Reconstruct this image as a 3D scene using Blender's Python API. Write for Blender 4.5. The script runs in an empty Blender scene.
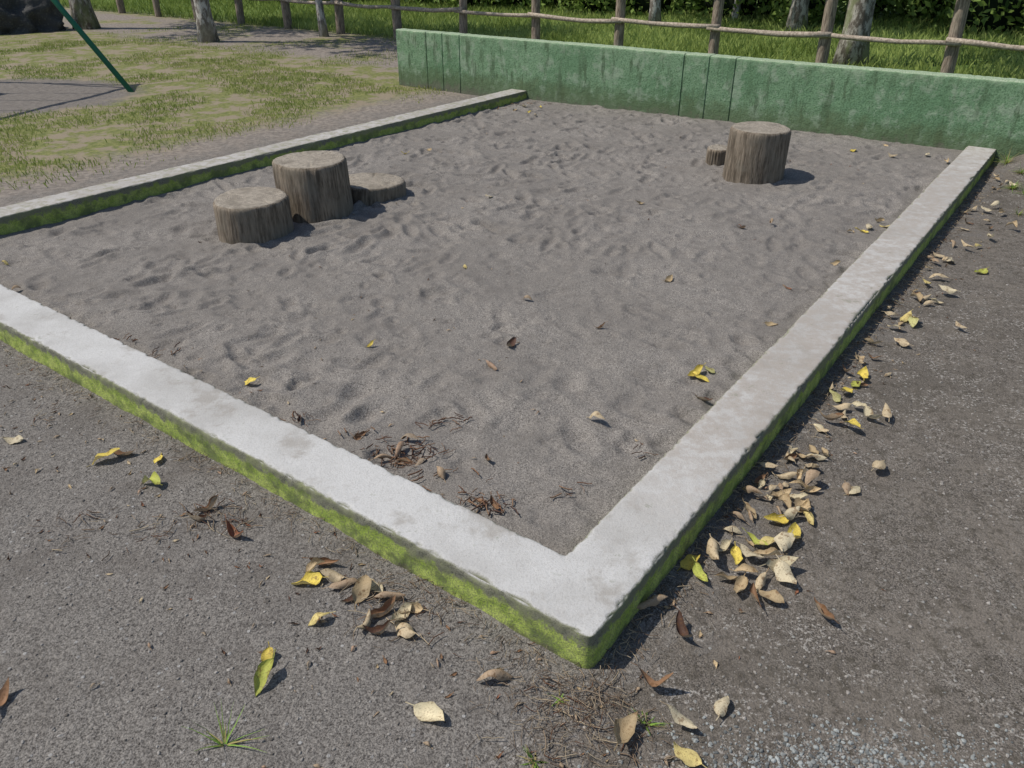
import bpy, math, random
import numpy as np
from mathutils import Vector, Matrix
random.seed(7); rng=np.random.default_rng(11)
scene=bpy.context.scene
OX,OY=0.182,1.259
AX,AY=0.5906,0.807
def W(a,b,z=0.0): return (OX+a*AX-b*AY, OY+a*AY+b*AX, z)
def AB(x,y):
    dx,dy=x-OX,y-OY
    return dx*AX+dy*AY, -dx*AY+dy*AX
# ---------- numpy noise
def h3(i,j,k,s):
    n=(i*374761393+j*668265263+k*1103515245+s*1274126177)&0xffffffff
    n=((n^(n>>13))*1274126177)&0xffffffff
    n=((n^(n>>15))*668265263)&0xffffffff
    n=n^(n>>16)
    return n/4294967296.0
def vn(x,y,z,s=0):
    xi=np.floor(x).astype(np.int64);yi=np.floor(y).astype(np.int64);zi=np.floor(z).astype(np.int64)
    fx=x-xi;fy=y-yi;fz=z-zi
    fx=fx*fx*(3-2*fx);fy=fy*fy*(3-2*fy);fz=fz*fz*(3-2*fz)
    def L(a,b,t): return a+(b-a)*t
    return L(L(L(h3(xi,yi,zi,s),h3(xi+1,yi,zi,s),fx),L(h3(xi,yi+1,zi,s),h3(xi+1,yi+1,zi,s),fx),fy),
             L(L(h3(xi,yi,zi+1,s),h3(xi+1,yi,zi+1,s),fx),L(h3(xi,yi+1,zi+1,s),h3(xi+1,yi+1,zi+1,s),fx),fy),fz)
def fbm(x,y,z,f,o=4,s=0):
    x=np.asarray(x,float);y=np.asarray(y,float)+0*x;z=np.asarray(z,float)+0*x
    t=0;a=1;n=0
    for i in range(o):
        t=t+a*vn(x*f+i*17.3,y*f+i*9.1,z*f+i*5.7,s+i); n+=a; a*=.5; f*=2.03
    return t/n
def sstep(a,b,x):
    t=np.clip((x-a)/(b-a),0,1); return t*t*(3-2*t)
# ---------- mesh helpers
def npmesh(name,v,f,mats,cols=None,smooth=True,matidx=None,parent=None):
    v=np.asarray(v,np.float32);f=np.asarray(f,np.int32)
    me=bpy.data.meshes.new(name);me.vertices.add(len(v));me.vertices.foreach_set('co',v.ravel())
    k=f.shape[1];me.loops.add(f.size);me.loops.foreach_set('vertex_index',f.ravel())
    me.polygons.add(len(f));me.polygons.foreach_set('loop_start',np.arange(len(f),dtype=np.int32)*k)
    me.update(calc_edges=True)
    me.polygons.foreach_set('use_smooth',np.full(len(f),smooth))
    if cols is not None:
        c=np.ones((len(v),4),np.float32);c[:,:3]=cols
        at=me.color_attributes.new('Col','FLOAT_COLOR','POINT');at.data.foreach_set('color',c.ravel())
    for m in (mats if isinstance(mats,(list,tuple)) else [mats]): me.materials.append(m)
    if matidx is not None: me.polygons.foreach_set('material_index',np.asarray(matidx,np.int32))
    me.validate()
    ob=bpy.data.objects.new(name,me);scene.collection.objects.link(ob)
    if parent: ob.parent=parent
    return ob
def pymesh(name,v,f,mats,smooth=True,matidx=None,parent=None):
    me=bpy.data.meshes.new(name);me.from_pydata([tuple(p) for p in v],[],[tuple(q) for q in f])
    for m in (mats if isinstance(mats,(list,tuple)) else [mats]): me.materials.append(m)
    me.polygons.foreach_set('use_smooth',np.full(len(me.polygons),smooth))
    if matidx is not None: me.polygons.foreach_set('material_index',np.asarray(matidx,np.int32))
    me.update()
    ob=bpy.data.objects.new(name,me);scene.collection.objects.link(ob)
    if parent: ob.parent=parent
    return ob
def empty(name,loc=(0,0,0)):
    e=bpy.data.objects.new(name,None);e.location=loc;scene.collection.objects.link(e);return e
def grid_faces(n,m):
    i=np.arange(n-1)[:,None];j=np.arange(m-1)[None,:]
    a=(i*m+j);return np.stack([a,a+m,a+m+1,a+1],-1).reshape(-1,4)
def tube(path,radii,seg=12,rough=0.0,seed=0,caps=True):
    path=[Vector(p) for p in path];V=[];F=[]
    up=Vector((0.13,0.97,0.2)).normalized()
    for i,p in enumerate(path):
        t=(path[min(i+1,len(path)-1)]-path[max(i-1,0)]).normalized()
        s=t.cross(up)
        if s.length<.1: s=t.cross(Vector((1,0,0)))
        s.normalize();q=s.cross(t)
        for k in range(seg):
            an=2*math.pi*k/seg
            r=radii[i]*(1+rough*(math.sin(an*3+seed+i*.7)*.4+math.sin(an*5+seed*2+i*1.9)*.3+random.uniform(-.4,.4)))
            V.append(p+s*math.cos(an)*r+q*math.sin(an)*r)
    for i in range(len(path)-1):
        for k in range(seg):
            k2=(k+1)%seg
            F.append((i*seg+k,i*seg+k2,(i+1)*seg+k2,(i+1)*seg+k))
    if caps:
        F.append(tuple(range(seg-1,-1,-1)));F.append(tuple((len(path)-1)*seg+k for k in range(seg)))
    return V,F
class MB:
    def __init__(s): s.v=[];s.f=[];s.m=[]
    def add(s,vf,mi=0):
        o=len(s.v);s.v+=list(vf[0]);s.f+=[tuple(i+o for i in q) for q in vf[1]];s.m+=[mi]*len(vf[1])
# ---------- material helper
class M:
    def __init__(s,name,rough=.9):
        s.m=bpy.data.materials.new(name);s.m.use_nodes=True;s.t=s.m.node_tree;s.N=s.t.nodes
        s.p=s.N['Principled BSDF'];s.p.inputs['Roughness'].default_value=rough
        s.p.inputs['Specular IOR Level'].default_value=.2
        s.tc=s.N.new('ShaderNodeTexCoord');s.g=s.N.new('ShaderNodeNewGeometry')
        s.pos=s.tc.outputs['Object']
    def l(s,a,b):
        if hasattr(a,'is_output'): s.t.links.new(a,b)
        elif isinstance(a,(tuple,list)):
            b.default_value=(*a,1) if (len(a)==3 and b.type=='RGBA') else a
        else: b.default_value=a
    def noise(s,sc,d=4,r=.55,vec=None,dist=0):
        n=s.N.new('ShaderNodeTexNoise');n.inputs['Scale'].default_value=sc;n.inputs['Detail'].default_value=d
        n.inputs['Roughness'].default_value=r;n.inputs['Distortion'].default_value=dist
        s.l(vec or s.pos,n.inputs['Vector']);return n.outputs['Fac']
    def vor(s,sc,vec=None,feat='F1'):
        n=s.N.new('ShaderNodeTexVoronoi');n.feature=feat;n.inputs['Scale'].default_value=sc
        s.l(vec or s.pos,n.inputs['Vector']);return n
    def math(s,op,a,b=0.0,c=None,clamp=False):
        n=s.N.new('ShaderNodeMath');n.operation=op;n.use_clamp=clamp
        s.l(a,n.inputs[0]);s.l(b,n.inputs[1])
        if c is not None: s.l(c,n.inputs[2])
        return n.outputs[0]
    def mr(s,x,a,b,c=0.0,d=1.0):
        n=s.N.new('ShaderNodeMapRange');n.interpolation_type='SMOOTHSTEP'
        s.l(x,n.inputs[0]);s.l(a,n.inputs[1]);s.l(b,n.inputs[2]);s.l(c,n.inputs[3]);s.l(d,n.inputs[4]);return n.outputs[0]
    def mix(s,f,a,b,mode='MIX'):
        n=s.N.new('ShaderNodeMix');n.data_type='RGBA';n.blend_type=mode
        s.l(f,n.inputs[0]);s.l(a,n.inputs[6]);s.l(b,n.inputs[7]);return n.outputs[2]
    def scale(s,vec,v):
        n=s.N.new('ShaderNodeVectorMath');n.operation='MULTIPLY';s.l(vec,n.inputs[0]);n.inputs[1].default_value=v;return n.outputs[0]
    def dot(s,vec,v):
        n=s.N.new('ShaderNodeVectorMath');n.operation='DOT_PRODUCT';s.l(vec,n.inputs[0]);n.inputs[1].default_value=v;return n.outputs['Value']
    def xyz(s,vec):
        n=s.N.new('ShaderNodeSeparateXYZ');s.l(vec,n.inputs[0]);return n.outputs
    def attr(s):
        n=s.N.new('ShaderNodeAttribute');n.attribute_name='Col';return n.outputs['Color']
    def hsum(s,*pairs):
        h=None
        for f,wt in pairs:
            q=s.math('MULTIPLY',f,wt);h=q if h is None else s.math('ADD',h,q)
        return h
    def bump(s,h,strength=1.0,dist=1.0):
        n=s.N.new('ShaderNodeBump');n.inputs['Strength'].default_value=strength;n.inputs['Distance'].default_value=dist
        s.l(h,n.inputs['Height']);return n.outputs[0]
    def out(s,col,nor=None):
        s.l(col,s.p.inputs['Base Color'])
        if nor: s.l(nor,s.p.inputs['Normal'])
        return s.m
# ---------- materials
def mat_sand():
    m=M('sand_mat',.95)
    g=m.noise(250,2,.85);g2=m.noise(100,2,.7);l=m.noise(1.8,3);l2=m.noise(11,3,.65)
    c=m.mix(m.mr(g,.38,.62),(.062,.057,.051),(.335,.311,.281))
    c=m.mix(.25,c,m.mix(m.mr(g2,.35,.65),(.095,.088,.08),(.275,.256,.234)))
    c=m.mix(m.mr(l,.35,.65,0,.45),c,(.135,.124,.112))
    c=m.mix(m.mr(l2,.48,.72,0,.45),c,(.12,.109,.098))
    return m.out(c,m.bump(m.hsum((g,.0030),(g2,.0042),(l2,.009))))
def mat_ground():
    m=M('ground_mat',.93)
    P=m.pos
    a=m.math('SUBTRACT',m.dot(P,(AX,AY,0)),OX*AX+OY*AY)
    b=m.math('SUBTRACT',m.dot(P,(-AY,AX,0)),-OX*AY+OY*AX)
    n1=m.noise(.9,3,.6);n2=m.noise(4,4,.65);n3=m.noise(20,4,.7);g=m.noise(230,2,.85);g2=m.noise(85,2,.8)
    soil=m.mix(m.mr(g,.38,.62),(.038,.035,.032),(.265,.248,.226))
    soil=m.mix(.45,soil,m.mix(m.mr(g2,.38,.62),(.055,.05,.045),(.205,.192,.174)))
    soil=m.mix(m.mr(n2,.45,.7,0,.5),soil,(.085,.075,.066))
    soil=m.mix(m.mr(n3,.52,.7,0,.3),soil,(.22,.204,.184))
    v=m.vor(75);vr=m.xyz(v.outputs['Color'])
    peb=m.math('MULTIPLY',m.mr(vr[0],.955,.965),m.mr(v.outputs['Distance'],.25,.40,1,0))
    soil=m.mix(m.math('MULTIPLY',peb,.6),soil,m.mix(vr[1],(.2,.2,.2),(.42,.42,.41)))
    asp=m.mix(m.mr(g,.38,.62),(.034,.030,.026),(.195,.175,.152))
    asp=m.mix(m.mr(g2,.4,.62,0,.5),asp,(.14,.125,.107))
    asp=m.mix(m.mr(n2,.42,.62,0,.55),asp,(.155,.137,.116))
    n4=m.noise(42,4,.75)
    asp=m.mix(m.mr(n3,.50,.64,0,.55),asp,(.055,.048,.037))
    asp=m.mix(m.mr(n4,.52,.62,0,.6),asp,(.05,.044,.033))
    asp=m.mix(m.mr(n1,.45,.62,0,.3),asp,(.07,.062,.05))
    sp=m.math('MULTIPLY',m.mr(g2,.54,.61,0,.8),m.mr(m.noise(9,4,.75),.48,.56))
    asp=m.mix(m.math('MULTIPLY',sp,m.mr(n1,.36,.55,.3,1)),asp,(.31,.295,.27))
    asp=m.mix(m.math('MULTIPLY',peb,.6),asp,(.33,.33,.31))
    lawn=m.mix(m.mr(n3,.35,.65),(.10,.12,.035),(.19,.19,.07))
    lawn=m.mix(m.mr(n2,.46,.56,0,.9),lawn,(.23,.19,.14))
    grass=m.mix(m.mr(n2,.35,.65),(.07,.12,.025),(.13,.18,.045))
    dirt=m.mix(m.mr(n3,.4,.6),(.15,.13,.11),(.24,.21,.18))
    wob=m.math('MULTIPLY',m.math('SUBTRACT',n2,.5),1.1)
    wob2=m.math('MULTIPLY',m.math('SUBTRACT',n3,.5),.6)
    bb=m.math('ADD',m.math('ADD',b,wob),wob2)
    aa=m.math('ADD',m.math('ADD',a,wob),wob2)
    c=m.mix(m.mr(bb,-.14,.02),asp,soil)
    c=m.mix(m.mr(bb,4.6,5.4),c,dirt)
    c=m.mix(m.mr(bb,5.3,5.8),c,lawn)
    X=m.xyz(P)
    ex=m.math('DIVIDE',m.math('ADD',X[0],5.7),1.6);ey=m.math('DIVIDE',m.math('SUBTRACT',X[1],8.8),1.2)
    e=m.math('ADD',m.math('ADD',m.math('MULTIPLY',ex,ex),m.math('MULTIPLY',ey,ey)),wob)
    c=m.mix(m.mr(e,.8,1.25,1,0),c,m.mix(.5,dirt,(.10,.095,.09)))
    dm=m.math('MULTIPLY',m.mr(aa,6.4,7.0),m.mr(aa,8.8,9.4,1,0))
    c=m.mix(m.math('MULTIPLY',dm,m.mr(n1,.36,.52)),c,dirt)
    gm=m.math('MAXIMUM',m.mr(aa,9.2,9.8),m.math('MULTIPLY',m.mr(a,5.95,6.15),m.mr(bb,6.2,5.8)))
    c=m.mix(gm,c,grass)
    return m.out(c,m.bump(m.hsum((g,.0024),(g2,.0048),(n3,.008),(peb,.0015))))
def mat_curb():
    m=M('curb_mat',.9)
    nz=m.xyz(m.g.outputs['Normal'])[2];z=m.xyz(m.pos)[2]
    f=m.noise(200,3,.75);md=m.noise(22,4,.65);lg=m.noise(2.6,3,.6);lg2=m.noise(6,4,.7)
    a=m.math('SUBTRACT',m.dot(m.pos,(AX,AY,0)),OX*AX+OY*AY)
    b=m.math('SUBTRACT',m.dot(m.pos,(-AY,AX,0)),-OX*AY+OY*AX)
    top=m.mix(m.mr(lg,.35,.65),(.45,.45,.44),(.35,.345,.33))
    top=m.mix(m.mr(f,.45,.7,0,.45),top,(.25,.24,.22))
    top=m.mix(m.mr(lg2,.53,.68,0,.6),top,(.25,.232,.205))
    top=m.mix(m.mr(md,.50,.75,0,.35),top,(.52,.52,.51))
    rd=m.mr(a,.25,.9)
    top=m.mix(m.math('MULTIPLY',rd,m.mr(md,.35,.62,.2,.75)),top,(.285,.255,.222))
    top=m.mix(m.math('MULTIPLY',m.mr(b,4.1,4.3),m.mr(md,.46,.64,0,.6)),top,(.21,.22,.15))
    top=m.mix(m.mr(md,.62,.72,0,.5),top,(.16,.17,.12))
    lime=m.mix(m.mr(md,.35,.62),(.30,.42,.05),(.50,.60,.13))
    side=m.mix(m.mr(lg2,.48,.62,0,.8),lime,(.10,.145,.04))
    agg=m.mix(m.mr(f,.38,.62),(.075,.075,.06),(.34,.335,.28))
    zz=m.math('ADD',z,m.math('MULTIPLY',m.math('SUBTRACT',md,.5),.11))
    side=m.mix(m.mr(zz,.066,.088),side,m.mix(m.mr(lg2,.4,.6),agg,(.23,.25,.13)))
    side=m.mix(m.mr(f,.50,.66,0,.5),side,(.06,.07,.03))
    side=m.mix(m.mr(zz,.018,-.01,0,.7),side,(.12,.105,.065))
    tm=m.mr(m.math('ADD',nz,m.math('MULTIPLY',m.math('SUBTRACT',f,.5),.5)),.55,.9)
    c=m.mix(tm,side,top)
    c=m.mix(m.math('MULTIPLY',m.mr(nz,.99,.90),m.mr(f,.38,.6,.15,.6)),c,(.14,.14,.095))
    return m.out(c,m.bump(m.hsum((f,.0018),(md,.0018))))
def mat_wall():
    m=M('wall_mat',.85)
    nz=m.xyz(m.g.outputs['Normal'])[2];z=m.xyz(m.pos)[2]
    f=m.noise(75,3,.8);md=m.noise(7,5,.75);lg=m.noise(1.4,3,.6)
    st=m.noise(11,4,.7,m.scale(m.pos,(1,1,.22)))
    c=m.mix(m.mr(lg,.35,.65),(.125,.23,.125),(.185,.295,.175))
    c=m.mix(m.mr(f,.45,.62,0,.75),c,(.065,.13,.062))
    c=m.mix(m.mr(md,.50,.62,0,.8),c,(.245,.32,.225))
    c=m.mix(m.math('MULTIPLY',m.mr(st,.50,.64,0,.75),m.mr(lg,.40,.55,.3,1)),c,(.058,.095,.048))
    zz=m.math('ADD',z,m.math('MULTIPLY',m.math('SUBTRACT',md,.5),.4))
    c=m.mix(m.mr(zz,.28,.10,0,.7),c,(.085,.115,.055))
    c=m.mix(m.mr(zz,.10,.0,0,.7),c,(.13,.12,.095))
    c=m.mix(m.mr(zz,.50,.60,0,.4),c,(.22,.31,.19))
    top=m.mix(m.mr(f,.35,.65),(.17,.25,.14),(.36,.42,.31))  # worn grey plus lighter green; the lit look of the top is painted in
    c=m.mix(m.mr(nz,.3,.8),c,top)
    return m.out(c,m.bump(m.hsum((f,.006),(md,.006))))
def mat_stump_side():
    m=M('stump_side_mat',.9)
    sv=m.scale(m.pos,(1,1,.12))
    a=m.noise(60,4,.7,sv);b=m.noise(22,3,.65,sv);l=m.noise(7,4,.65)
    c=m.mix(m.mr(a,.35,.65),(.085,.068,.050),(.23,.19,.145))
    c=m.mix(m.mr(b,.52,.68,0,.7),c,(.06,.048,.035))
    c=m.mix(m.mr(l,.45,.65,0,.6),c,(.17,.15,.118))
    return m.out(c,m.bump(m.hsum((a,.004),(b,.006))))
def mat_stump_top():
    m=M('stump_top_mat',.9)
    X=m.xyz(m.pos)
    r=m.math('SQRT',m.math('ADD',m.math('MULTIPLY',X[0],X[0]),m.math('MULTIPLY',X[1],X[1])))
    w=m.math('ADD',r,m.math('MULTIPLY',m.noise(9,3),.03))
    ring=m.math('SINE',m.math('MULTIPLY',w,520.0))
    n=m.noise(55,4,.75);l=m.noise(9,4)
    c=m.mix(m.mr(n,.3,.7),(.18,.158,.13),(.34,.305,.25))
    c=m.mix(m.mr(ring,.0,1,0,.3),c,(.13,.11,.088))
    c=m.mix(m.mr(l,.45,.65,0,.6),c,(.15,.132,.105))
    return m.out(c,m.bump(m.hsum((ring,.0005),(n,.004))))
def mat_wood():
    m=M('fence_wood_mat',.85)
    a=m.noise(60,4,.7,m.scale(m.pos,(1,1,.15)));l=m.noise(3,3)
    c=m.mix(m.mr(a,.35,.65),(.11,.085,.065),(.33,.27,.21))
    c=m.mix(m.mr(l,.45,.7,0,.4),c,(.20,.19,.15))
    return m.out(c,m.bump(a,1,.004))
def mat_rail():
    m=M('fence_rail_mat',.85)
    a=m.noise(40,4,.7);c=m.mix(m.mr(a,.35,.65),(.20,.165,.13),(.42,.36,.29))
    return m.out(c,m.bump(a,1,.003))
def mat_bark(name,c1,c2,c3):
    m=M(name,.9)
    sv=m.scale(m.pos,(1,1,.45))
    a=m.noise(16,5,.7,sv);b=m.noise(5,3,.6,sv);f=m.noise(90,2,.7)
    c=m.mix(m.mr(a,.42,.56),c1,c2)
    c=m.mix(m.mr(b,.48,.62,0,.8),c,c3)
    c=m.mix(m.mr(f,.5,.7,0,.4),c,(.04,.035,.03))
    return m.out(c,m.bump(a,1,.014))
def mat_foliage(name,transl=.35,spots=False,rough=.6):
    m=M(name,rough)
    c=m.attr()
    if spots:
        n=m.noise(60,3,.7);n2=m.noise(240,2,.6)
        c=m.mix(m.math('MULTIPLY',m.g.outputs['Backfacing'],.4),c,(.54,.47,.34))
        c=m.mix(m.mr(n,.52,.66,0,.8),c,m.mix(.75,c,(.15,.075,.03)))
        c=m.mix(m.mr(n2,.5,.7,0,.35),c,(.14,.085,.04))
        m.l(m.bump(n,1,.002),m.p.inputs['Normal'])
    m.l(c,m.p.inputs['Base Color'])
    tr=m.N.new('ShaderNodeBsdfTranslucent');m.l(c,tr.inputs['Color'])
    mx=m.N.new('ShaderNodeMixShader');mx.inputs[0].default_value=transl
    m.t.links.new(m.p.outputs[0],mx.inputs[1]);m.t.links.new(tr.outputs[0],mx.inputs[2])
    m.t.links.new(mx.outputs[0],m.N['Material Output'].inputs['Surface'])
    return m.m
def mat_attr(name,rough=.85,bs=120):
    m=M(name,rough);n=m.noise(bs,2,.6);c=m.attr()
    c=m.mix(m.mr(n,.4,.7,0,.4),c,m.mix(.6,c,(.03,.03,.03)))
    return m.out(c)
def mat_plain(name,col,rough,metal=0,col2=None,bs=.002):
    m=M(name,rough);m.p.inputs['Metallic'].default_value=metal
    n=m.noise(25,3,.6);return m.out(m.mix(m.mr(n,.5,.7,0,.6),col,col2 or tuple(x*.6 for x in col)),m.bump(n,.5,bs))
SAND=mat_sand();GROUND=mat_ground();CURB=mat_curb();WALL=mat_wall();SS=mat_stump_side();ST=mat_stump_top()
WOOD=mat_wood();RAIL=mat_rail()
BIRCH=mat_bark('tree_bark_mat',(.48,.46,.42),(.15,.13,.11),(.22,.21,.16))
BARK2=mat_bark('mossy_bark_mat',(.36,.34,.29),(.11,.095,.075),(.15,.17,.08))
LEAF=mat_foliage('fallen_leaf_mat',.22,True);GR=mat_foliage('grass_mat',.35);FOL=mat_foliage('foliage_mat',.3)
ATT=mat_attr('litter_mat');STONE=mat_attr('gravel_mat',.8,200)
GREENM=mat_plain('green_paint_mat',(.02,.13,.075),.4,0,(.03,.09,.06));CHAIN=mat_plain('chain_mat',(.35,.35,.35),.4,.9)
ROCK=mat_plain('rock_mat',(.055,.055,.055),.9,0,(.12,.12,.105),.02);CORE=mat_plain('hedge_core_mat',(.012,.02,.008),1)
# ---------- ground
def axis(lo,hi,step,far):
    c=list(np.arange(lo,hi,step));d=step;x=c[-1];r=[]
    while x<far: d*=1.25;x+=d;r.append(x)
    d=step;x=lo;l=[]
    while x>-far: d*=1.25;x-=d;l.append(x)
    return np.array(l[::-1]+c+r)
def gz(x,y):
    x=np.asarray(x,float);y=np.asarray(y,float)
    a,b=AB(x,y)
    h=.014*(fbm(x,y,0,1.6,4,3)-.5)+.014*(fbm(x,y,0,9,3,5)-.5)
    right=sstep(.1,-.1,b)
    h=h*(1-.5*right)
    d=np.maximum(np.maximum(-a,-b),b-4.5)
    inside=(a>.065)&(a<5.9)&(b>.065)&(b<4.435)
    h=h+.018*np.exp(-np.maximum(d,0)/.06)*fbm(x,y,0,6,2,9)
    h=h+.14*np.exp(-((a-5.85)/.40)**2)*sstep(.05,-.3,b)*sstep(-2.5,-1.2,b)
    h=h+.35*sstep(9.6,17,a)*.6
    return np.where(inside,-.12,h)
xs=axis(-7,5,.035,400);ys=axis(.3,11,.035,400)
Xg,Yg=np.meshgrid(xs,ys,indexing='ij');Zg=gz(Xg,Yg)
npmesh('ground',np.stack([Xg,Yg,Zg],-1).reshape(-1,3),grid_faces(len(xs),len(ys)),GROUND)
# ---------- sand
na,nb=560,410
A=np.linspace(.185,5.83,na);B=np.linspace(.185,4.315,nb);da=A[1]-A[0];db=B[1]-B[0]
Ag,Bg=np.meshgrid(A,B,indexing='ij')
S=.005+.03*Ag/5.8+.045*(1-Bg/4.3)+.022*(fbm(Ag,Bg,0,.9,3,21)-.5)+.026*(fbm(Ag,Bg,0,4.6,4,22)-.5)
def stamp(ca,cb,ra,rb,ang,dep,rim=.4):
    R=max(ra,rb)*2.6
    i0=max(0,int((ca-R-A[0])/da));i1=min(na,int((ca+R-A[0])/da)+1);j0=max(0,int((cb-R-B[0])/db));j1=min(nb,int((cb+R-B[0])/db)+1)
    if i1<=i0 or j1<=j0:return
    u=Ag[i0:i1,j0:j1]-ca;v=Bg[i0:i1,j0:j1]-cb
    c,s=math.cos(ang),math.sin(ang);p=(u*c+v*s)/ra;q=(-u*s+v*c)/rb;r2=p*p+q*q
    S[i0:i1,j0:j1]+=dep*(-np.exp(-r2**1.5*.9)+rim*np.exp(-(np.sqrt(r2)-1.35)**2*5)*(1+.6*p/np.sqrt(r2+.1)))
for i in range(2300):
    ca,cb=rng.uniform(.2,5.8),rng.uniform(.2,4.3)
    amp=.45 if (ca<.7 and cb<.7) else .80*(.5+1.0*float(vn(np.float64(ca*1.1),np.float64(cb*1.1),np.float64(.3),77)))
    if rng.random()<.3: stamp(ca,cb,rng.uniform(.06,.12),rng.uniform(.028,.045),rng.uniform(0,6.3),amp*rng.uniform(.008,.020))
    else:
        r=rng.uniform(.012,.042);stamp(ca,cb,r,r*rng.uniform(.5,1.2),rng.uniform(0,6.3),amp*rng.uniform(.004,.013))
S+=.009*(fbm(Ag,Bg,0,24,3,31)-.5)
S=np.minimum(S,.105)
wx,wy,_=W(Ag,Bg)
npmesh('sand',np.stack([wx,wy,S],-1).reshape(-1,3),grid_faces(na,nb)[:,::-1],SAND)
def sz(x,y):
    a,b=AB(x,y)
    i=int(round((a-A[0])/da));j=int(round((b-B[0])/db))
    if 0<=i<na and 0<=j<nb: return float(S[i,j])
    return float(gz(x,y))
# ---------- curb
CH=.112
cs=[];R=.008
def cs_line(p,q,n,nrm):
    for i in range(n):
        t=i/n;cs.append((p[0]+(q[0]-p[0])*t,p[1]+(q[1]-p[1])*t,nrm[0],nrm[1]))
cs_line((0,-.12),(0,0),3,(-1,0));cs_line((0,0),(0,CH-R),13,(-1,0))
for k in range(5):
    t=math.pi/2*k/4;cs.append((R-R*math.cos(t),CH-R+R*math.sin(t),-math.cos(t),math.sin(t)))
cs_line((R+.008,CH),(.2-R,CH),22,(0,1))
for k in range(5):
    t=math.pi/2*k/4;cs.append((.2-R+R*math.sin(t),CH-R+R*math.cos(t),math.sin(t),math.cos(t)))
cs_line((.2,CH-R-.008),(.2,-.12),12,(1,0));cs.append((.2,-.12,1,0))
cs=np.array(cs)
def curb_map(w,seg,t):
    a=np.where(seg==0,5.825+(w-5.825)*t,np.where(seg==1,w,w+(5.825-w)*t))
    b=np.where(seg==0,w,np.where(seg==1,w+(4.5-2*w)*t,4.5-w));return a,b
seg=np.concatenate([np.zeros(820),np.ones(680),np.full(420,2.)])
tt=np.concatenate([np.linspace(0,1,820,endpoint=False),np.linspace(0,1,680,endpoint=False),np.linspace(0,1,420)])
w=np.broadcast_to(cs[None,:,0],(len(seg),len(cs)));zc=np.broadcast_to(cs[None,:,1],w.shape)
sg=seg[:,None]+0*w;t2=tt[:,None]+0*w
a0,b0=curb_map(w,sg,t2)
edge=np.exp(-((np.minimum(w,.2-w))**2+(zc-CH)**2)/(.010**2))
chip=np.clip(fbm(a0,b0,zc,45,3,41)-.52,0,1)*.025+np.clip(fbm(a0,b0,zc,6,3,45)-.62,0,1)*.09
sidem=np.abs(cs[None,:,2])>.5
disp=-edge*chip+(fbm(a0,b0,zc,60,3,43)-.5)*np.where(sidem,.006,.0012)+(fbm(a0,b0,zc,1.3,2,44)-.5)*.006
w2=w+cs[None,:,2]*disp;z2=zc+cs[None,:,3]*disp
a1,b1=curb_map(w2,sg,t2)
r=.026
for (ca,cb,sb) in ((0,0,1),(0,4.5,-1)):
    u=r-(a1-ca);v=r-(b1-cb)*sb;L=np.sqrt(u*u+v*v);mk=(u>0)&(v>0)&(L>r)
    a1=np.where(mk,ca+r-u/np.maximum(L,1e-6)*r,a1);b1=np.where(mk,cb+sb*(r-v/np.maximum(L,1e-6)*r),b1)
wx,wy,_=W(a1,b1)
npmesh('sandbox_curb',np.stack([wx,wy,z2],-1).reshape(-1,3),grid_faces(*w.shape),CURB)
# ---------- wall
grooves=[5.65,5.42,5.18,2.59,2.35,2.11,-.45,-.69]
bs=set(np.round(np.arange(-1.3,6.101,.014),4))
for g in grooves:
    for o in (-.009,-.006,-.004,-.002,.002,.004,.006,.009): bs.add(round(g+o,4))
bs=np.array(sorted(bs))
cw=[]
F0,F1,WH=5.82,5.97,.59
for z in np.linspace(-.15,WH-.015,56): cw.append((F0,z,-1,0))
for k in range(1,5):
    t=math.pi/2*k/4;cw.append((F0+.015-.015*math.cos(t),WH-.015+.015*math.sin(t),-math.cos(t),math.sin(t)))
for x in np.linspace(F0+.025,F1-.025,9): cw.append((x,WH,0,1))
for k in range(0,5):
    t=math.pi/2*k/4;cw.append((F1-.015+.015*math.sin(t),WH-.015+.015*math.cos(t),math.sin(t),math.cos(t)))
for z in np.linspace(WH-.03,-.15,20): cw.append((F1,z,1,0))
cw=np.array(cw)
bw=bs[:,None]+0*cw[None,:,0];aw=cw[None,:,0]+0*bw;zw=cw[None,:,1]+0*bw
gv=0*bw
for g in grooves: gv=np.maximum(gv,sstep(.006,.003,np.abs(bw-g)))
eg=np.exp(-((np.minimum(aw-F0,F1-aw))**2+(zw-WH)**2)/(.015**2))
dp=-gv*.009-eg*np.clip(fbm(aw,bw,zw,20,3,61)-.5,0,1)*.03+(fbm(aw,bw,zw,30,4,62)-.5)*.007+(fbm(aw,bw,zw,1.2,2,63)-.5)*.012
aw=aw+cw[None,:,2]*dp;zw=zw+cw[None,:,3]*dp
wx,wy,_=W(aw,bw);nW=len(cw)
vv=np.stack([wx,wy,zw],-1).reshape(-1,3);ff=grid_faces(*bw.shape)[:,::-1]
wall=npmesh('concrete_wall',vv,ff,WALL)
for nm,idx in (('end_cap',0),('end_cap_far',len(bs)-1)):
    pts=vv[idx*nW:(idx+1)*nW];pymesh(nm,pts,[tuple(range(nW))],WALL,False,parent=wall)
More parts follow.
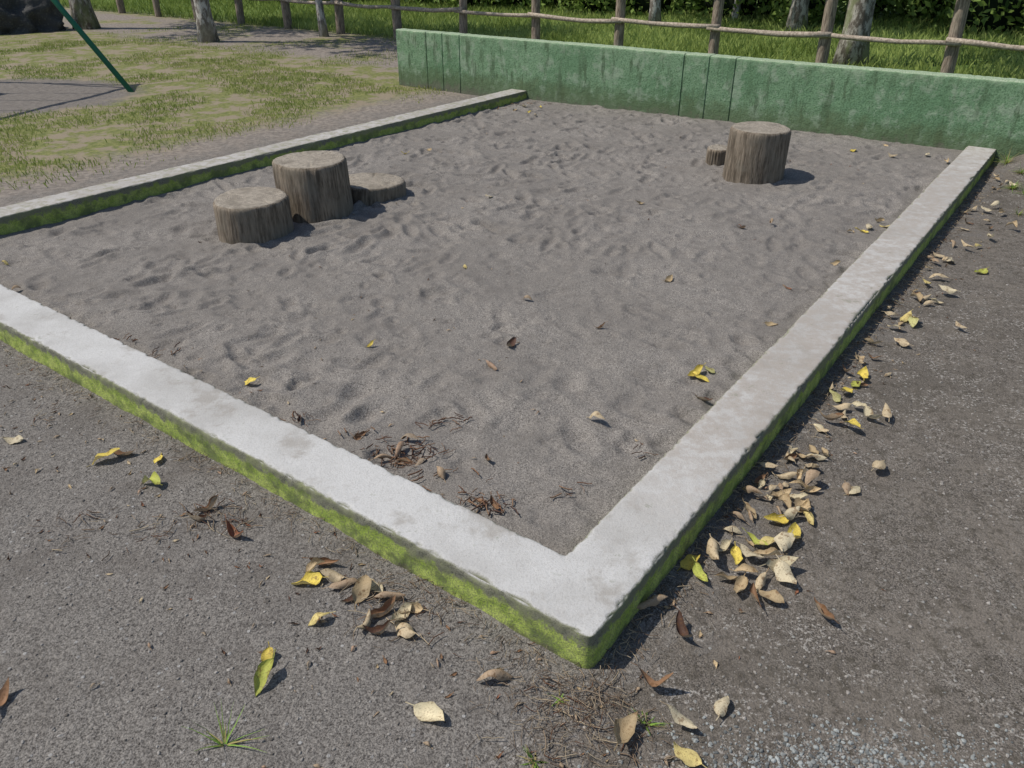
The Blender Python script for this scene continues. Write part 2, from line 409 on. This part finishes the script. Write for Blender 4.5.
# ---------- stumps
def stump(x,y,zt,r,zb,seed,tilt=(0,0),parent_name='tree_stump'):
    n=120;h=zt-zb+.12
    th=np.linspace(0,2*math.pi,n,endpoint=False)
    base=1+.05*np.cos(2*th+seed)+.025*np.cos(3*th+seed*2)+.03*(fbm(np.cos(th)*2+seed,np.sin(th)*2,0,1.5,3,seed)-.5)
    crack=0*th
    rs=np.random.default_rng(seed)
    cr=[(rs.uniform(0,6.28),rs.uniform(.02,.045),rs.uniform(.4,1)) for _ in range(9)]
    for c,wd,dpn in cr:
        d=np.abs((th-c+math.pi)%(2*math.pi)-math.pi);crack=np.maximum(crack,dpn*np.exp(-(d/wd)**2))
    V=[];nr=18
    zs=np.linspace(-.12,h-.12-.02,nr)
    for k,zl in enumerate(zs):
        rr=r*base*(1+.03*(1-k/nr))-crack*.012*(.4+.6*k/nr)+.010*(fbm(np.cos(th)*r*3,np.sin(th)*r*3,zl*.5+seed,9,3,seed+2)-.5)
        V.append(np.stack([rr*np.cos(th),rr*np.sin(th),0*th+zl],-1))
    H=h-.12
    for k in range(1,4):
        t=math.pi/2*k/3;rr=r*base-crack*.012-.02*(1-math.cos(t))*(.6+.8*fbm(np.cos(th)*4,np.sin(th)*4,seed,2,2,seed))
        V.append(np.stack([rr*np.cos(th),rr*np.sin(th),0*th+H-.02+.02*math.sin(t)],-1))
    side=len(V)
    for q in np.linspace(.9,.06,14):
        rr=(r*base-.02)*q
        zz=H+.006*(fbm(rr*np.cos(th)*8,rr*np.sin(th)*8,seed,2,3,seed+5)-.5)-.014*crack*sstep(.25,.9,q)
        V.append(np.stack([rr*np.cos(th),rr*np.sin(th),zz],-1))
    V=np.array(V);m=len(V);F=[];mi=[]
    for i in range(m-1):
        for k in range(n):
            k2=(k+1)%n;F.append((i*n+k,i*n+k2,(i+1)*n+k2,(i+1)*n+k));mi.append(0 if i<side-2 else 1)
    F.append(tuple((m-1)*n+k for k in range(n)));mi.append(1)
    ob=pymesh(parent_name,V.reshape(-1,3),F,[SS,ST],True,mi);ob.location=(x,y,zb);ob.rotation_euler=(tilt[0],tilt[1],0)
    return ob
stump(-1.465,4.33,.23,.212,.02,3)
stump(-1.195,4.72,.345,.222,.03,8,(0,-.03))
stump(-.91,5.06,.125,.20,.035,12,(.02,.05))
stump(1.655,5.39,.39,.203,.06,17,(0,.02))
stump(1.50,5.80,.165,.085,.06,23,(.05,0))
# ---------- fence
fence=empty('wooden_fence');mb=MB()
pb=[.98+1.385*k-1.385*3 for k in range(20)]
for k,b in enumerate(pb):
    x,y,_=W(9.2,b);lx,ly=random.uniform(-.03,.03),random.uniform(-.03,.03);hh=1.1+random.uniform(-.05,.05)
    z0=float(gz(x,y))-.2
    path=[(x+lx*t,y+ly*t,z0+(hh+.2)*t) for t in (0,.2,.4,.6,.8,.98,1)]
    rr=.070*random.uniform(.9,1.12)
    mb.add(tube(path,[rr,rr*.98,rr,rr*.97,rr*.98,rr*.96,rr*.8],14,.07,k))
ob=pymesh('posts',mb.v,mb.f,WOOD,parent=fence)
mb=MB()
for zr in (.50,.96):
    for k in range(len(pb)-1):
        p=Vector(W(9.11,pb[k]-.08,zr+random.uniform(-.02,.02)));q=Vector(W(9.11,pb[k+1]+.08,zr+random.uniform(-.02,.02)))
        path=[p.lerp(q,t)+Vector((0,0,-.025*math.sin(math.pi*t)+random.uniform(-.006,.006))) for t in (0,.2,.4,.6,.8,1)]
        rr=random.uniform(.024,.032)
        mb.add(tube(path,[rr*random.uniform(.9,1.1) for _ in path],9,.1,k))
pymesh('rails',mb.v,mb.f,RAIL,parent=fence)
# ---------- trees
def leafcloud(centers,radii,counts,size,c1,c2,seed=0,flat=.75):
    rg=np.random.default_rng(seed);P=[];C=[]
    for (cx,cy,cz),rad,n in zip(centers,radii,counts):
        d=rg.normal(size=(n,3));d/=np.linalg.norm(d,axis=1)[:,None]
        rr=rad*(.45+.6*rg.random(n)**.6)*(.8+.5*vn(d[:,0]*2+seed,d[:,1]*2,d[:,2]*2+cx,5))
        p=d*rr[:,None];p[:,2]*=flat;P.append(p+np.array([cx,cy,cz]))
        p=P[-1]
        cl=vn(p[:,0]*3+9,p[:,1]*3,p[:,2]*3,8);k=np.clip(cl*.8+.35*(rg.random(n)-.3),0,1)[:,None]
        C.append(np.array(c1)*(1-k)+np.array(c2)*k)
    P=np.concatenate(P);C=np.concatenate(C);n=len(P)
    u=rg.normal(size=(n,3));u/=np.linalg.norm(u,axis=1)[:,None]
    v=np.cross(u,rg.normal(size=(n,3)));v/=np.linalg.norm(v,axis=1)[:,None]
    s=size*(.6+.8*rg.random(n))[:,None]
    V=np.stack([P-u*s,P+v*s*.5,P+u*s,P-v*s*.5],1).reshape(-1,3)
    return V,np.arange(n*4).reshape(-1,4),np.repeat(C,4,0)
def tree(x,y,r,h,bark,seed,lean=(0,0),crown=1.6,n=170):
    random.seed(seed)
    t=empty('tree',(x,y,float(gz(x,y))));mb=MB()
    pts=[];rad=[]
    for i in range(14):
        q=i/13;pts.append((lean[0]*q*h+.05*math.sin(q*6+seed),lean[1]*q*h+.05*math.cos(q*5+seed),-.1+q*h));rad.append(r*(1.0-.65*q)+r*.5*math.exp(-q*h*4))
    mb.add(tube(pts,rad,18,.09,seed))
    cen=[];ra=[]
    for k in range(9):
        q=.5+.48*k/9;i=int(q*13);an=k*2.4+seed
        p=Vector(pts[i]);L=crown*random.uniform(.7,1.1)*(1.2-.5*q);e=p+Vector((math.cos(an)*L,math.sin(an)*L,L*.55))
        mid=p.lerp(e,.5)+Vector((0,0,-.08))
        mb.add(tube([p,mid,e],[rad[i]*.5,rad[i]*.3,rad[i]*.1],8,.05,k))
        cen.append(tuple(e));ra.append(crown*random.uniform(.35,.55));cen.append(tuple(mid+Vector((0,0,.25))));ra.append(crown*.35)
    cen.append((lean[0]*h,lean[1]*h,h+.2));ra.append(crown*.6)
    pymesh('trunk',mb.v,mb.f,bark,parent=t)
    V,F,C=leafcloud(cen,ra,[n]*len(cen),.085,(.03,.06,.012),(.11,.17,.035),seed)
    npmesh('crown',V,F,FOL,C,False,parent=t)
tree(-4.95,13.75,.12,6.4,BIRCH,1)
tree(-7.9,15.9,.17,6.7,BARK2,2)
tree(-3.2,14.6,.06,5.2,BIRCH,3,crown=1.2,n=110)
tree(4.42,10.95,.165,6.8,BARK2,4,lean=(.04,0.02))
tree(4.75,14.2,.13,6.5,BARK2,5)
tree(4.05,15.6,.06,5.5,BIRCH,6,crown=1.3,n=110)
tree(2.5,15.2,.09,5.8,BIRCH,9)
# ---------- hedge
cen=[];ra=[];cnt=[]
random.seed(5)
core=MB()
for k in range(34):
    b=-7+k*.85+random.uniform(-.2,.2)
    for row in range(2):
        a=15.0+row*1.5+random.uniform(-.8,.8)-.10*max(0,b)
        x,y,_=W(a,b);rr=random.uniform(.55,1.25);z=float(gz(x,y))+.5+row*.9
        cen.append((x,y,z));ra.append(rr);cnt.append(1300 if row==0 else 400)
hd=empty('hedge')
V,F,C=leafcloud(cen,ra,cnt,.065,(.025,.055,.012),(.27,.38,.08),77,1.0)
npmesh('leaves',V,F,FOL,C,False,parent=hd)
for c,r0 in zip(cen,ra):
    n=14;vs=[];fs=[]
    for i in range(8):
        ph=math.pi*i/7
        for j in range(n):
            t=2*math.pi*j/n;q=r0*.45*(1+.15*math.sin(3*t+c[0]*5+i));vs.append((c[0]+q*math.sin(ph)*math.cos(t),c[1]+q*math.sin(ph)*math.sin(t),c[2]-.1+q*math.cos(ph)))
    for i in range(7):
        for j in range(n): fs.append((i*n+j,(i+1)*n+j,(i+1)*n+(j+1)%n,i*n+(j+1)%n))
    core.add((vs,fs))
pymesh('dark_core_filler',core.v,core.f,CORE,parent=hd)  # added near-black lumps, not branches: dark hedge interior that blocks the view
# ---------- grass
def blades(n,sampler,hlo,hhi,wd,c1,c2,name,seed,clump=6):
    rg=np.random.default_rng(seed);x,y=sampler(rg,n);n=len(x)
    z=gz(x,y);h=rg.uniform(hlo,hhi,n)*(.5+fbm(x,y,0,clump,2,seed))
    an=rg.uniform(0,6.283,n);ln=rg.uniform(.1,.8,n)*h;la=rg.uniform(0,6.283,n)
    dx,dy=np.cos(an)*wd,np.sin(an)*wd
    p0=np.stack([x-dx,y-dy,z-.005],-1);p1=np.stack([x+dx,y+dy,z-.005],-1)
    mx,my=x+np.cos(la)*ln*.35,y+np.sin(la)*ln*.35
    p2=np.stack([mx+dx*.7,my+dy*.7,z+h*.6],-1);p3=np.stack([x+np.cos(la)*ln,y+np.sin(la)*ln,z+h],-1)
    V=np.stack([p0,p1,p2,p3],1).reshape(-1,3)
    k=np.clip(fbm(x,y,0,1.2,3,seed+3)*1.3-.2+.4*(rg.random(n)-.5),0,1)[:,None]
    C=np.array(c1)*(1-k)+np.array(c2)*k
    return npmesh(name,V,np.arange(n*4).reshape(-1,4),GR,np.repeat(C,4,0),False)
def samp_back(rg,n):
    a=6.0+ (rg.random(n)**1.0)*9.5;b=rg.uniform(-5,14,n)
    k=(rg.random(n)<np.where(a<9,.8,1))&((b<6.3)|(a>9.3))
    x,y,_=W(a[k],b[k]);return x,y
blades(75000,samp_back,.05,.14,.006,(.15,.21,.04),(.42,.50,.16),'tall_grass',5)
def samp_far(rg,n):
    a=9.2+rg.random(n)*8;b=rg.uniform(10,26,n);x,y,_=W(a,b);return x,y
blades(25000,samp_far,.07,.15,.008,(.13,.19,.035),(.34,.42,.12),'tall_grass',6)
def samp_lawn(rg,n):
    a=rg.uniform(-2,9.4,n);b=5.0+rg.random(n)*9
    x,y,_=W(a,b)
    d=fbm(x,y,0,1.4,5,71);e=((x+5.7)/1.6)**2+((y-8.8)/1.2)**2
    near=sstep(8.5,6.0,b)*sstep(4.5,2.5,a)
    dens=np.clip(sstep(.42,.58,d+.07*near),0,1)*sstep(5.1,5.9,b+.9*(fbm(x,y,0,2,3,72)-.5))*sstep(.7,1.5,e)*(1-.75*sstep(6.2,7.0,a)*sstep(9.6,8.8,a))
    k=rg.random(n)<dens;return x[k],y[k]
blades(180000,samp_lawn,.012,.038,.0035,(.16,.23,.045),(.36,.38,.13),'lawn_grass',7)
# ---------- swing set
sw=empty('swing_set');mb=MB()
def leg(p,q,r=.03): mb.add(tube([Vector(p).lerp(Vector(q),t) for t in (0,.5,1)],[r,r,r],14))
d=Vector((-.255,-.967,0))*2.5
T=Vector((-5.79,9.52,2.1))
for o in (Vector((0,0,0)),d):
    leg(Vector((-4.12,9.09,-.1))+o,T+o);leg(Vector((-7.38,9.94,-.1))+o,T+o)
    leg(Vector((-5.12,9.345,1.2))+o,Vector((-6.46,9.70,1.2))+o,.02)
leg(T-d*.04,T+d*1.04,.035)
pymesh('frame',mb.v,mb.f,GREENM,parent=sw)
mb=MB()
for f in (.3,.7):
    c=T+d*f;dn=d.normalized()
    for o in (-.22,.22): mb.add(tube([c+dn*o,c+dn*o+Vector((0,0,-1.62))],[.008,.008],6))
pymesh('chains',mb.v,mb.f,CHAIN,parent=sw)
mb=MB()
for f in (.3,.7):
    c=T+d*f+Vector((0,0,-1.63));dn=d.normalized();sd=Vector((dn.y,-dn.x,0))
    vs=[c+dn*i*.24+sd*j*.1+Vector((0,0,k*.02)) for i in(-1,1) for j in(-1,1) for k in(-1,1)]
    mb.add((vs,[(0,1,3,2),(4,6,7,5),(0,4,5,1),(2,3,7,6),(0,2,6,4),(1,5,7,3)]))
pymesh('seats',mb.v,mb.f,ROCK,False,parent=sw)
# ---------- boulder
n=50;th,ph=np.meshgrid(np.linspace(0,2*math.pi,n*2),np.linspace(0,math.pi,n),indexing='ij')
dx,dy,dz=np.sin(ph)*np.cos(th),np.sin(ph)*np.sin(th),np.cos(ph)
rr=.8*(.45+1.0*fbm(dx+5,dy+5,dz+5,2.0,5,91))
npmesh('boulder',np.stack([-9.1+rr*dx*1.2,15.5+rr*dy,.1+rr*dz*.85],-1).reshape(-1,3),grid_faces(n*2,n),ROCK)
# ---------- fallen leaves
KC={'y':(.64,.51,.10),'g':(.44,.47,.10),'p':(.58,.51,.34),'t':(.46,.355,.21),'b':(.24,.14,.08),'d':(.10,.055,.04),'r':(.25,.11,.065)}
LV=[];LF=[];LC=[];lo=0
def leaf(x,y,z,L,kind,rnd,lift=0):
    global lo
    nl,nw=10,7;wd=L*rnd.uniform(.40,.60);curl=rnd.uniform(-.35,.55);fold=rnd.uniform(0,.8);tw=rnd.uniform(-1.0,1.0)
    if kind in 'bdr': curl=rnd.uniform(.2,.9);fold=rnd.uniform(.5,1.4);wd*=.85
    if kind=='t': fold+=.25
    ph1,ph2=rnd.uniform(0,6),rnd.uniform(0,6);asym=rnd.uniform(.8,1.2)
    P=[]
    for i in range(nl):
        t=i/(nl-1);w=wd*.5*(math.sin(math.pi*t**.85)**.75 if 0<t<1 else .03)*(1+.07*math.sin(t*17+ph1))
        for j in range(nw):
            s=(j/(nw-1)-.5)*2
            ws=w*(asym if s>0 else 2-asym)
            fa=fold*(1+.3*math.sin(t*5+ph2))
            px=(t-.5)*L;py=s*ws*math.cos(fa*.8*abs(s))+.05*L*math.sin(t*4+tw*4)
            pz=curl*L*((t-.5)**2)*2+s*s*ws*math.sin(fa)+tw*(t-.5)*s*w*1.4+.08*wd*math.sin(t*11+s*3+ph1)*abs(s)+.04*L*math.sin(t*6+ph2)
            P.append(Vector((px,py,pz)))
    st=len(P);e=P[nw//2]
    P+= [e+Vector((0,-.0012,0)),e+Vector((0,.0012,0)),e+Vector((-.22*L,.0012+.1*L*tw,.03*L)),e+Vector((-.22*L,-.0012+.1*L*tw,.03*L))]
    R=Matrix.Rotation(rnd.uniform(0,6.283),3,'Z')@Matrix.Rotation(rnd.uniform(-.35,.35),3,'X')@Matrix.Rotation(rnd.uniform(-.3,.3),3,'Y')
    if rnd.random()<.4: R=R@Matrix.Rotation(math.pi,3,'X')
    P=[R@p for p in P];mz=min(p.z for p in P)
    c=Vector(KC[kind])*rnd.uniform(.75,1.15)
    for q,p in enumerate(P):
        LV.append((x+p.x,y+p.y,z+p.z-mz+.001+lift))
        k=1.0
        if q<st:
            j=q%nw
            k=1.15 if j==nw//2 else (.8 if j in(0,nw-1) else 1)
        else: k=.7
        LC.append(tuple(c*k))
    for i in range(nl-1):
        for j in range(nw-1):
            a=lo+i*nw+j;LF.append((a,a+nw,a+nw+1,a+1))
    LF.append((lo+st,lo+st+1,lo+st+2,lo+st+3));lo+=len(P)
sp,cp=math.sin(math.radians(29.77)),math.cos(math.radians(29.77))
def G(u,v,z=0):
    # survey reading -> ground position in metres
    dx=(u-512)/785;dy=(384-v)/785;t=(1.5-z)/(sp-cp*dy);return round(t*dx,3),round(t*(cp+sp*dy),3)
sandl=[(465,269,'y'),(370,345,'y'),(248,378,'y'),(358,437,'b'),(410,440,'d'),(405,460,'b'),(440,478,'b'),(420,462,'d'),(487,462,'b'),(478,503,'b'),(495,508,'b'),(510,347,'d'),(492,368,'r'),(695,378,'y'),(708,376,'g'),(703,405,'d'),(595,425,'t'),(770,330,'t'),(668,282,'t'),(785,295,'r'),(600,331,'b'),(527,302,'b'),(405,153,'y'),(489,197,'p'),(430,151,'t'),(850,235,'t'),(868,233,'p'),(833,268,'t'),(885,150,'t'),(925,160,'p'),(912,128,'b'),(945,168,'t'),(530,112,'y'),(524,107,'p'),(505,103,'t'),(515,110,'t'),(4,257,'y'),(14,287,'b'),(640,205,'t'),(740,230,'r'),(885,232,'y'),(770,228,'b'),(852,155,'y'),(890,163,'t'),(300,420,'d'),(385,458,'b'),(398,452,'r'),(860,237,'y'),(877,228,'t'),(535,116,'t'),(540,108,'y'),(498,108,'b'),(700,381,'y')]
gl=[(14,439,'p'),(107,460,'y'),(122,455,'b'),(158,461,'y'),(152,485,'g'),(235,535,'r'),(315,570,'t'),(308,583,'y'),(345,585,'b'),(362,592,'t'),(318,620,'y'),(365,625,'t'),(385,612,'b'),(405,630,'t'),(400,618,'p'),(268,660,'y'),(265,680,'g'),(495,678,'b'),(430,715,'p'),(722,708,'p'),(680,725,'p'),(686,760,'y'),(625,738,'t'),(655,690,'b'),(650,610,'b'),(683,635,'d'),(822,615,'b'),(210,510,'b'),(200,520,'d'),(333,578,'t'),(372,585,'p'),(390,598,'b'),(410,610,'t'),(352,600,'d'),(325,563,'b'),(380,632,'d'),(3,700,'b'),
(690,565,'y'),(700,578,'g'),(725,548,'p'),(727,580,'t'),(735,560,'y'),(745,575,'t'),(755,600,'b'),(760,585,'t'),(785,580,'p'),(770,545,'y'),(790,520,'p'),(805,510,'t'),(780,495,'t'),(775,520,'y'),(765,470,'t'),(800,480,'t'),(785,550,'p'),(793,537,'y'),(810,485,'b'),(750,560,'p'),(740,590,'t'),(765,560,'t'),(755,545,'g'),(712,560,'t'),(780,570,'p'),(770,600,'t'),(795,500,'p'),(785,508,'t'),(808,520,'y'),
(845,395,'y'),(855,385,'g'),(870,420,'p'),(840,410,'t'),(830,425,'b'),(862,378,'y'),(885,418,'t'),(820,432,'t'),(850,430,'y'),(858,410,'p'),(835,398,'g'),(845,418,'t'),
(905,320,'y'),(915,300,'t'),(895,330,'p'),(900,345,'t'),(912,325,'g'),(890,318,'t'),(925,285,'y'),(938,280,'t'),(950,262,'p'),(965,250,'t'),(978,248,'y'),(980,272,'g'),(985,212,'p'),(1000,215,'t'),(990,240,'p'),(960,330,'t'),(878,470,'t'),(995,208,'p'),(1010,230,'t'),(945,295,'p')]
SL=[(*G(u,v,.04),k) for u,v,k in sandl];GL=[(*G(u,v,.005),k) for u,v,k in gl]
rnd=random.Random(4)
for x,y,k in SL: leaf(x,y,sz(x,y),rnd.uniform(.045,.075) if k!='y' or x<.6 else .08,k,rnd)
for x,y,k in GL: leaf(x,y,float(gz(x,y)),rnd.uniform(.06,.095),k,rnd,rnd.uniform(0,.02) if AB(x,y)[1]<0 else 0)
for a,n in ((.85,16),(1.15,14),(1.9,10),(2.7,10),(3.4,6),(4.2,6),(5.2,8)):
    for i in range(n):
        x,y,_=W(a+rnd.gauss(0,.13),-.05-abs(rnd.gauss(0,.08)));leaf(x,y,float(gz(x,y)),rnd.uniform(.035,.07),rnd.choice('tpbttb'),rnd,rnd.uniform(0,.01))
# crumbs and bark bits
for i in range(520):
    q=rnd.random()
    if q<.45: x,y,_=W(-.02-abs(rnd.gauss(0,.35)),rnd.uniform(-.3,2.8))
    elif q<.75: x,y,_=W(rnd.uniform(0,5),-.02-abs(rnd.gauss(0,.15)))
    elif q<.87: x,y,_=W(rnd.uniform(.25,1.2),rnd.uniform(.25,2.2))
    else: x,y,_=W(rnd.uniform(.25,5.6),rnd.uniform(.25,4.2))
    leaf(x,y,sz(x,y),rnd.uniform(.008,.022),rnd.choice('bbddtr'),rnd)
npmesh('fallen_leaves',LV,LF,LEAF,np.array(LC))
# ---------- twigs / dry needles
TV=[];TF=[];TC=[]
def strand(x,y,z,L,r,col,rnd):
    an=rnd.uniform(0,6.283);c=rnd.uniform(-1.2,1.2);o=len(TV);px,py=x,y;n=5;zz=z+.002+rnd.uniform(0,.010)
    for i in range(n):
        nx,ny=-math.sin(an),math.cos(an);h=zz+rnd.uniform(0,.006)
        TV.append((px-nx*r,py-ny*r,h));TV.append((px+nx*r,py+ny*r,h));TV.append((px,py,h+r*1.6))
        an+=c/n;px+=math.cos(an)*L/n;py+=math.sin(an)*L/n
    for i in range(n-1):
        for k in range(3):
            k2=(k+1)%3;TF.append((o+i*3+k,o+i*3+k2,o+i*3+3+k2,o+i*3+3+k))
    TC.extend([col]*(3*n))
cols=[(.17,.12,.08),(.26,.20,.14),(.10,.07,.05),(.38,.31,.21)]
dcols=[(.12,.06,.035),(.07,.04,.03),(.17,.09,.05),(.22,.14,.09)]
for _ in range(450):
    a=abs(rnd.gauss(0,.14));x,y,_z=W(-.02-a,rnd.gauss(-.02,.12));strand(x,y,float(gz(x,y)),rnd.uniform(.015,.05),.0006,rnd.choice(cols),rnd)
for _ in range(1100):
    x,y,_z=W(rnd.uniform(.0,5.6),-.01-abs(rnd.gauss(0,.035)));strand(x,y,float(gz(x,y)),rnd.uniform(.015,.05),.0009,rnd.choice(cols),rnd)
for _ in range(400):
    x,y,_z=W(-.015-abs(rnd.gauss(0,.035)),rnd.uniform(.1,3.2));strand(x,y,float(gz(x,y)),rnd.uniform(.015,.05),.0008,rnd.choice(cols),rnd)
for u,v,n,s in ((210,515,50,.04),(240,515,25,.03),(70,525,20,.05),(150,525,25,.05),(380,600,35,.06),(430,600,50,.08),(600,715,60,.08),(560,705,50,.08),(40,412,10,.03)):
    x0,y0=G(u,v,.02)
    for i in range(n):
        x,y=x0+rnd.gauss(0,s),y0+rnd.gauss(0,s);strand(x,y,sz(x,y),rnd.uniform(.02,.07),rnd.choice((.0006,.0009,.0014)),rnd.choice(cols+dcols[:1]),rnd)
for u,v,n,s in ((408,455,60,.035),(395,462,25,.03),(490,508,45,.03),(445,425,22,.025),(358,437,10,.015),(430,478,16,.03),(296,422,10,.02),(575,500,6,.02),(645,455,6,.03),(120,345,10,.03),(160,355,10,.03),(520,105,40,.08),(840,300,6,.02)):
    x0,y0=G(u,v,.03)
    for i in range(n):
        x,y=x0+rnd.gauss(0,s*1.6),y0+rnd.gauss(0,s);strand(x,y,sz(x,y),rnd.uniform(.015,.07),rnd.choice((.0009,.0015,.0022)),rnd.choice(dcols),rnd)
npmesh('twig_litter',TV,TF,ATT,np.array(TC))
# ---------- pebbles
def pebbles(n,samp,slo,shi,name,colf,seed):
    rg=np.random.default_rng(seed);ph=(1+5**.5)/2
    iv=np.array([(-1,ph,0),(1,ph,0),(-1,-ph,0),(1,-ph,0),(0,-1,ph),(0,1,ph),(0,-1,-ph),(0,1,-ph),(ph,0,-1),(ph,0,1),(-ph,0,-1),(-ph,0,1)])/1.9
    it=np.array([(0,11,5),(0,5,1),(0,1,7),(0,7,10),(0,10,11),(1,5,9),(5,11,4),(11,10,2),(10,7,6),(7,1,8),(3,9,4),(3,4,2),(3,2,6),(3,6,8),(3,8,9),(4,9,5),(2,4,11),(6,2,10),(8,6,7),(9,8,1)])
    x,y=samp(rg,n);n=len(x);z=gz(x,y)
    s=slo+(shi-slo)*rg.random(n)**2.5
    v=iv[None]*(1+.35*(rg.random((n,12,1))-.5))*s[:,None,None]*rg.uniform(.6,1.2,(n,1,3))
    v[:,:,2]*=.7
    an=rg.uniform(0,6.28,n);c,sn=np.cos(an)[:,None],np.sin(an)[:,None]
    X=v[:,:,0]*c-v[:,:,1]*sn+x[:,None];Y=v[:,:,0]*sn+v[:,:,1]*c+y[:,None];Z=v[:,:,2]+z[:,None]+s[:,None]*.15
    f=(it[None]+12*np.arange(n)[:,None,None]).reshape(-1,3)
    C=colf(rg,n);npmesh(name,np.stack([X,Y,Z],-1).reshape(-1,3),f,STONE,np.repeat(C,12,0),False)
def s1(rg,n):
    x=rg.uniform(-2.6,3.2,n);y=.9+rg.random(n)**1.4*3.4;a,b=AB(x,y);k=(a<-.02)|(b<-.03);return x[k],y[k]
def c1(rg,n):
    k=rg.random((n,1));return np.array((.09,.08,.07))*(1-k)+np.array((.32,.30,.275))*k
pebbles(20000,s1,.0012,.0055,'gravel',c1,3)
def s2(rg,n):
    x=.66+rg.normal(0,.2,n);y=.98+rg.normal(0,.07,n);a,b=AB(x,y);k=(b<-.03);return x[k],y[k]
def c2(rg,n):
    k=rg.random((n,1));return np.array((.08,.085,.085))*(1-k)+np.array((.31,.33,.32))*k
pebbles(3000,s2,.002,.0065,'gravel',c2,4)
# ---------- weeds
def weed(x,y,n,h,seed,name='weed_plant'):
    rg=np.random.default_rng(seed);V=[];F=[];C=[]
    z=sz(x,y)
    for i in range(n):
        an=rg.uniform(0,6.28);L=h*rg.uniform(.5,1.2);w=rg.uniform(.0012,.0026);el=rg.uniform(.15,1.2);o=len(V);m=6
        col=np.array((.17,.28,.05))*rg.uniform(.6,1.5) if rg.random()<.7 else np.array((.35,.30,.12))
        for k in range(m):
            t=k/(m-1);r=L*t*math.cos(el)+.01*rg.random();hh=L*(t*math.sin(el)-.45*t*t*math.cos(el)*.8)
            ww=w*(1-t*.9);nx,ny=-math.sin(an),math.cos(an)
            V.append((x+math.cos(an)*r-nx*ww,y+math.sin(an)*r-ny*ww,z+max(hh,.002)));V.append((x+math.cos(an)*r+nx*ww,y+math.sin(an)*r+ny*ww,z+max(hh,.002)));C+= [col,col]
        for k in range(m-1): F.append((o+2*k,o+2*k+1,o+2*k+3,o+2*k+2))
    npmesh(name,V,F,GR,np.array(C))
for (u,v,n,h,s) in ((225,745,16,.10,1),(645,725,14,.05,2),(1012,190,70,.10,3),(960,205,10,.05,4),(535,762,14,.04,5),(560,700,10,.03,7),(1018,215,30,.07,9)):
    x,y=G(u,v);weed(x,y,n,h,s)
for i,(a,b,n,h) in enumerate(((5.68,-.10,70,.13),(5.70,-.28,80,.14),(5.62,-.45,80,.14),(5.45,-.22,50,.10),(5.30,-.38,50,.10),(5.05,-.30,40,.09),(5.72,-.62,80,.15),(5.5,-.62,60,.12))):
    x,y,_=W(a,b);weed(x,y,n,h,30+i)
# ---------- world / sun / camera
el=math.radians(55)
wd=bpy.data.worlds.new("World");scene.world=wd;wd.use_nodes=True
nt=wd.node_tree;sk=nt.nodes.new('ShaderNodeTexSky');sk.sky_type='NISHITA';sk.sun_disc=False
sk.sun_elevation=el;sk.sun_rotation=math.radians(270)
bg=nt.nodes['Background'];bg.inputs[1].default_value=.12;nt.links.new(sk.outputs[0],bg.inputs[0])
sl=bpy.data.lights.new('sun','SUN');sl.energy=4.5;sl.angle=math.radians(.6);sl.color=(1,.935,.85)
so=bpy.data.objects.new('sun',sl);scene.collection.objects.link(so)
d=Vector((-math.cos(el),0.0,math.sin(el)));so.rotation_euler=d.to_track_quat('Z','Y').to_euler();so.location=(-20,0,25)
cam=bpy.data.cameras.new('camera');co=bpy.data.objects.new('camera',cam);scene.collection.objects.link(co)
co.location=(0,0,1.5);co.rotation_euler=(math.radians(90-29.77),0,0);cam.sensor_width=36;cam.lens=785/1024*36
cam.clip_end=2000;cam.clip_start=.02;scene.camera=co
scene.view_settings.view_transform='Standard';scene.view_settings.look='None';scene.view_settings.exposure=0
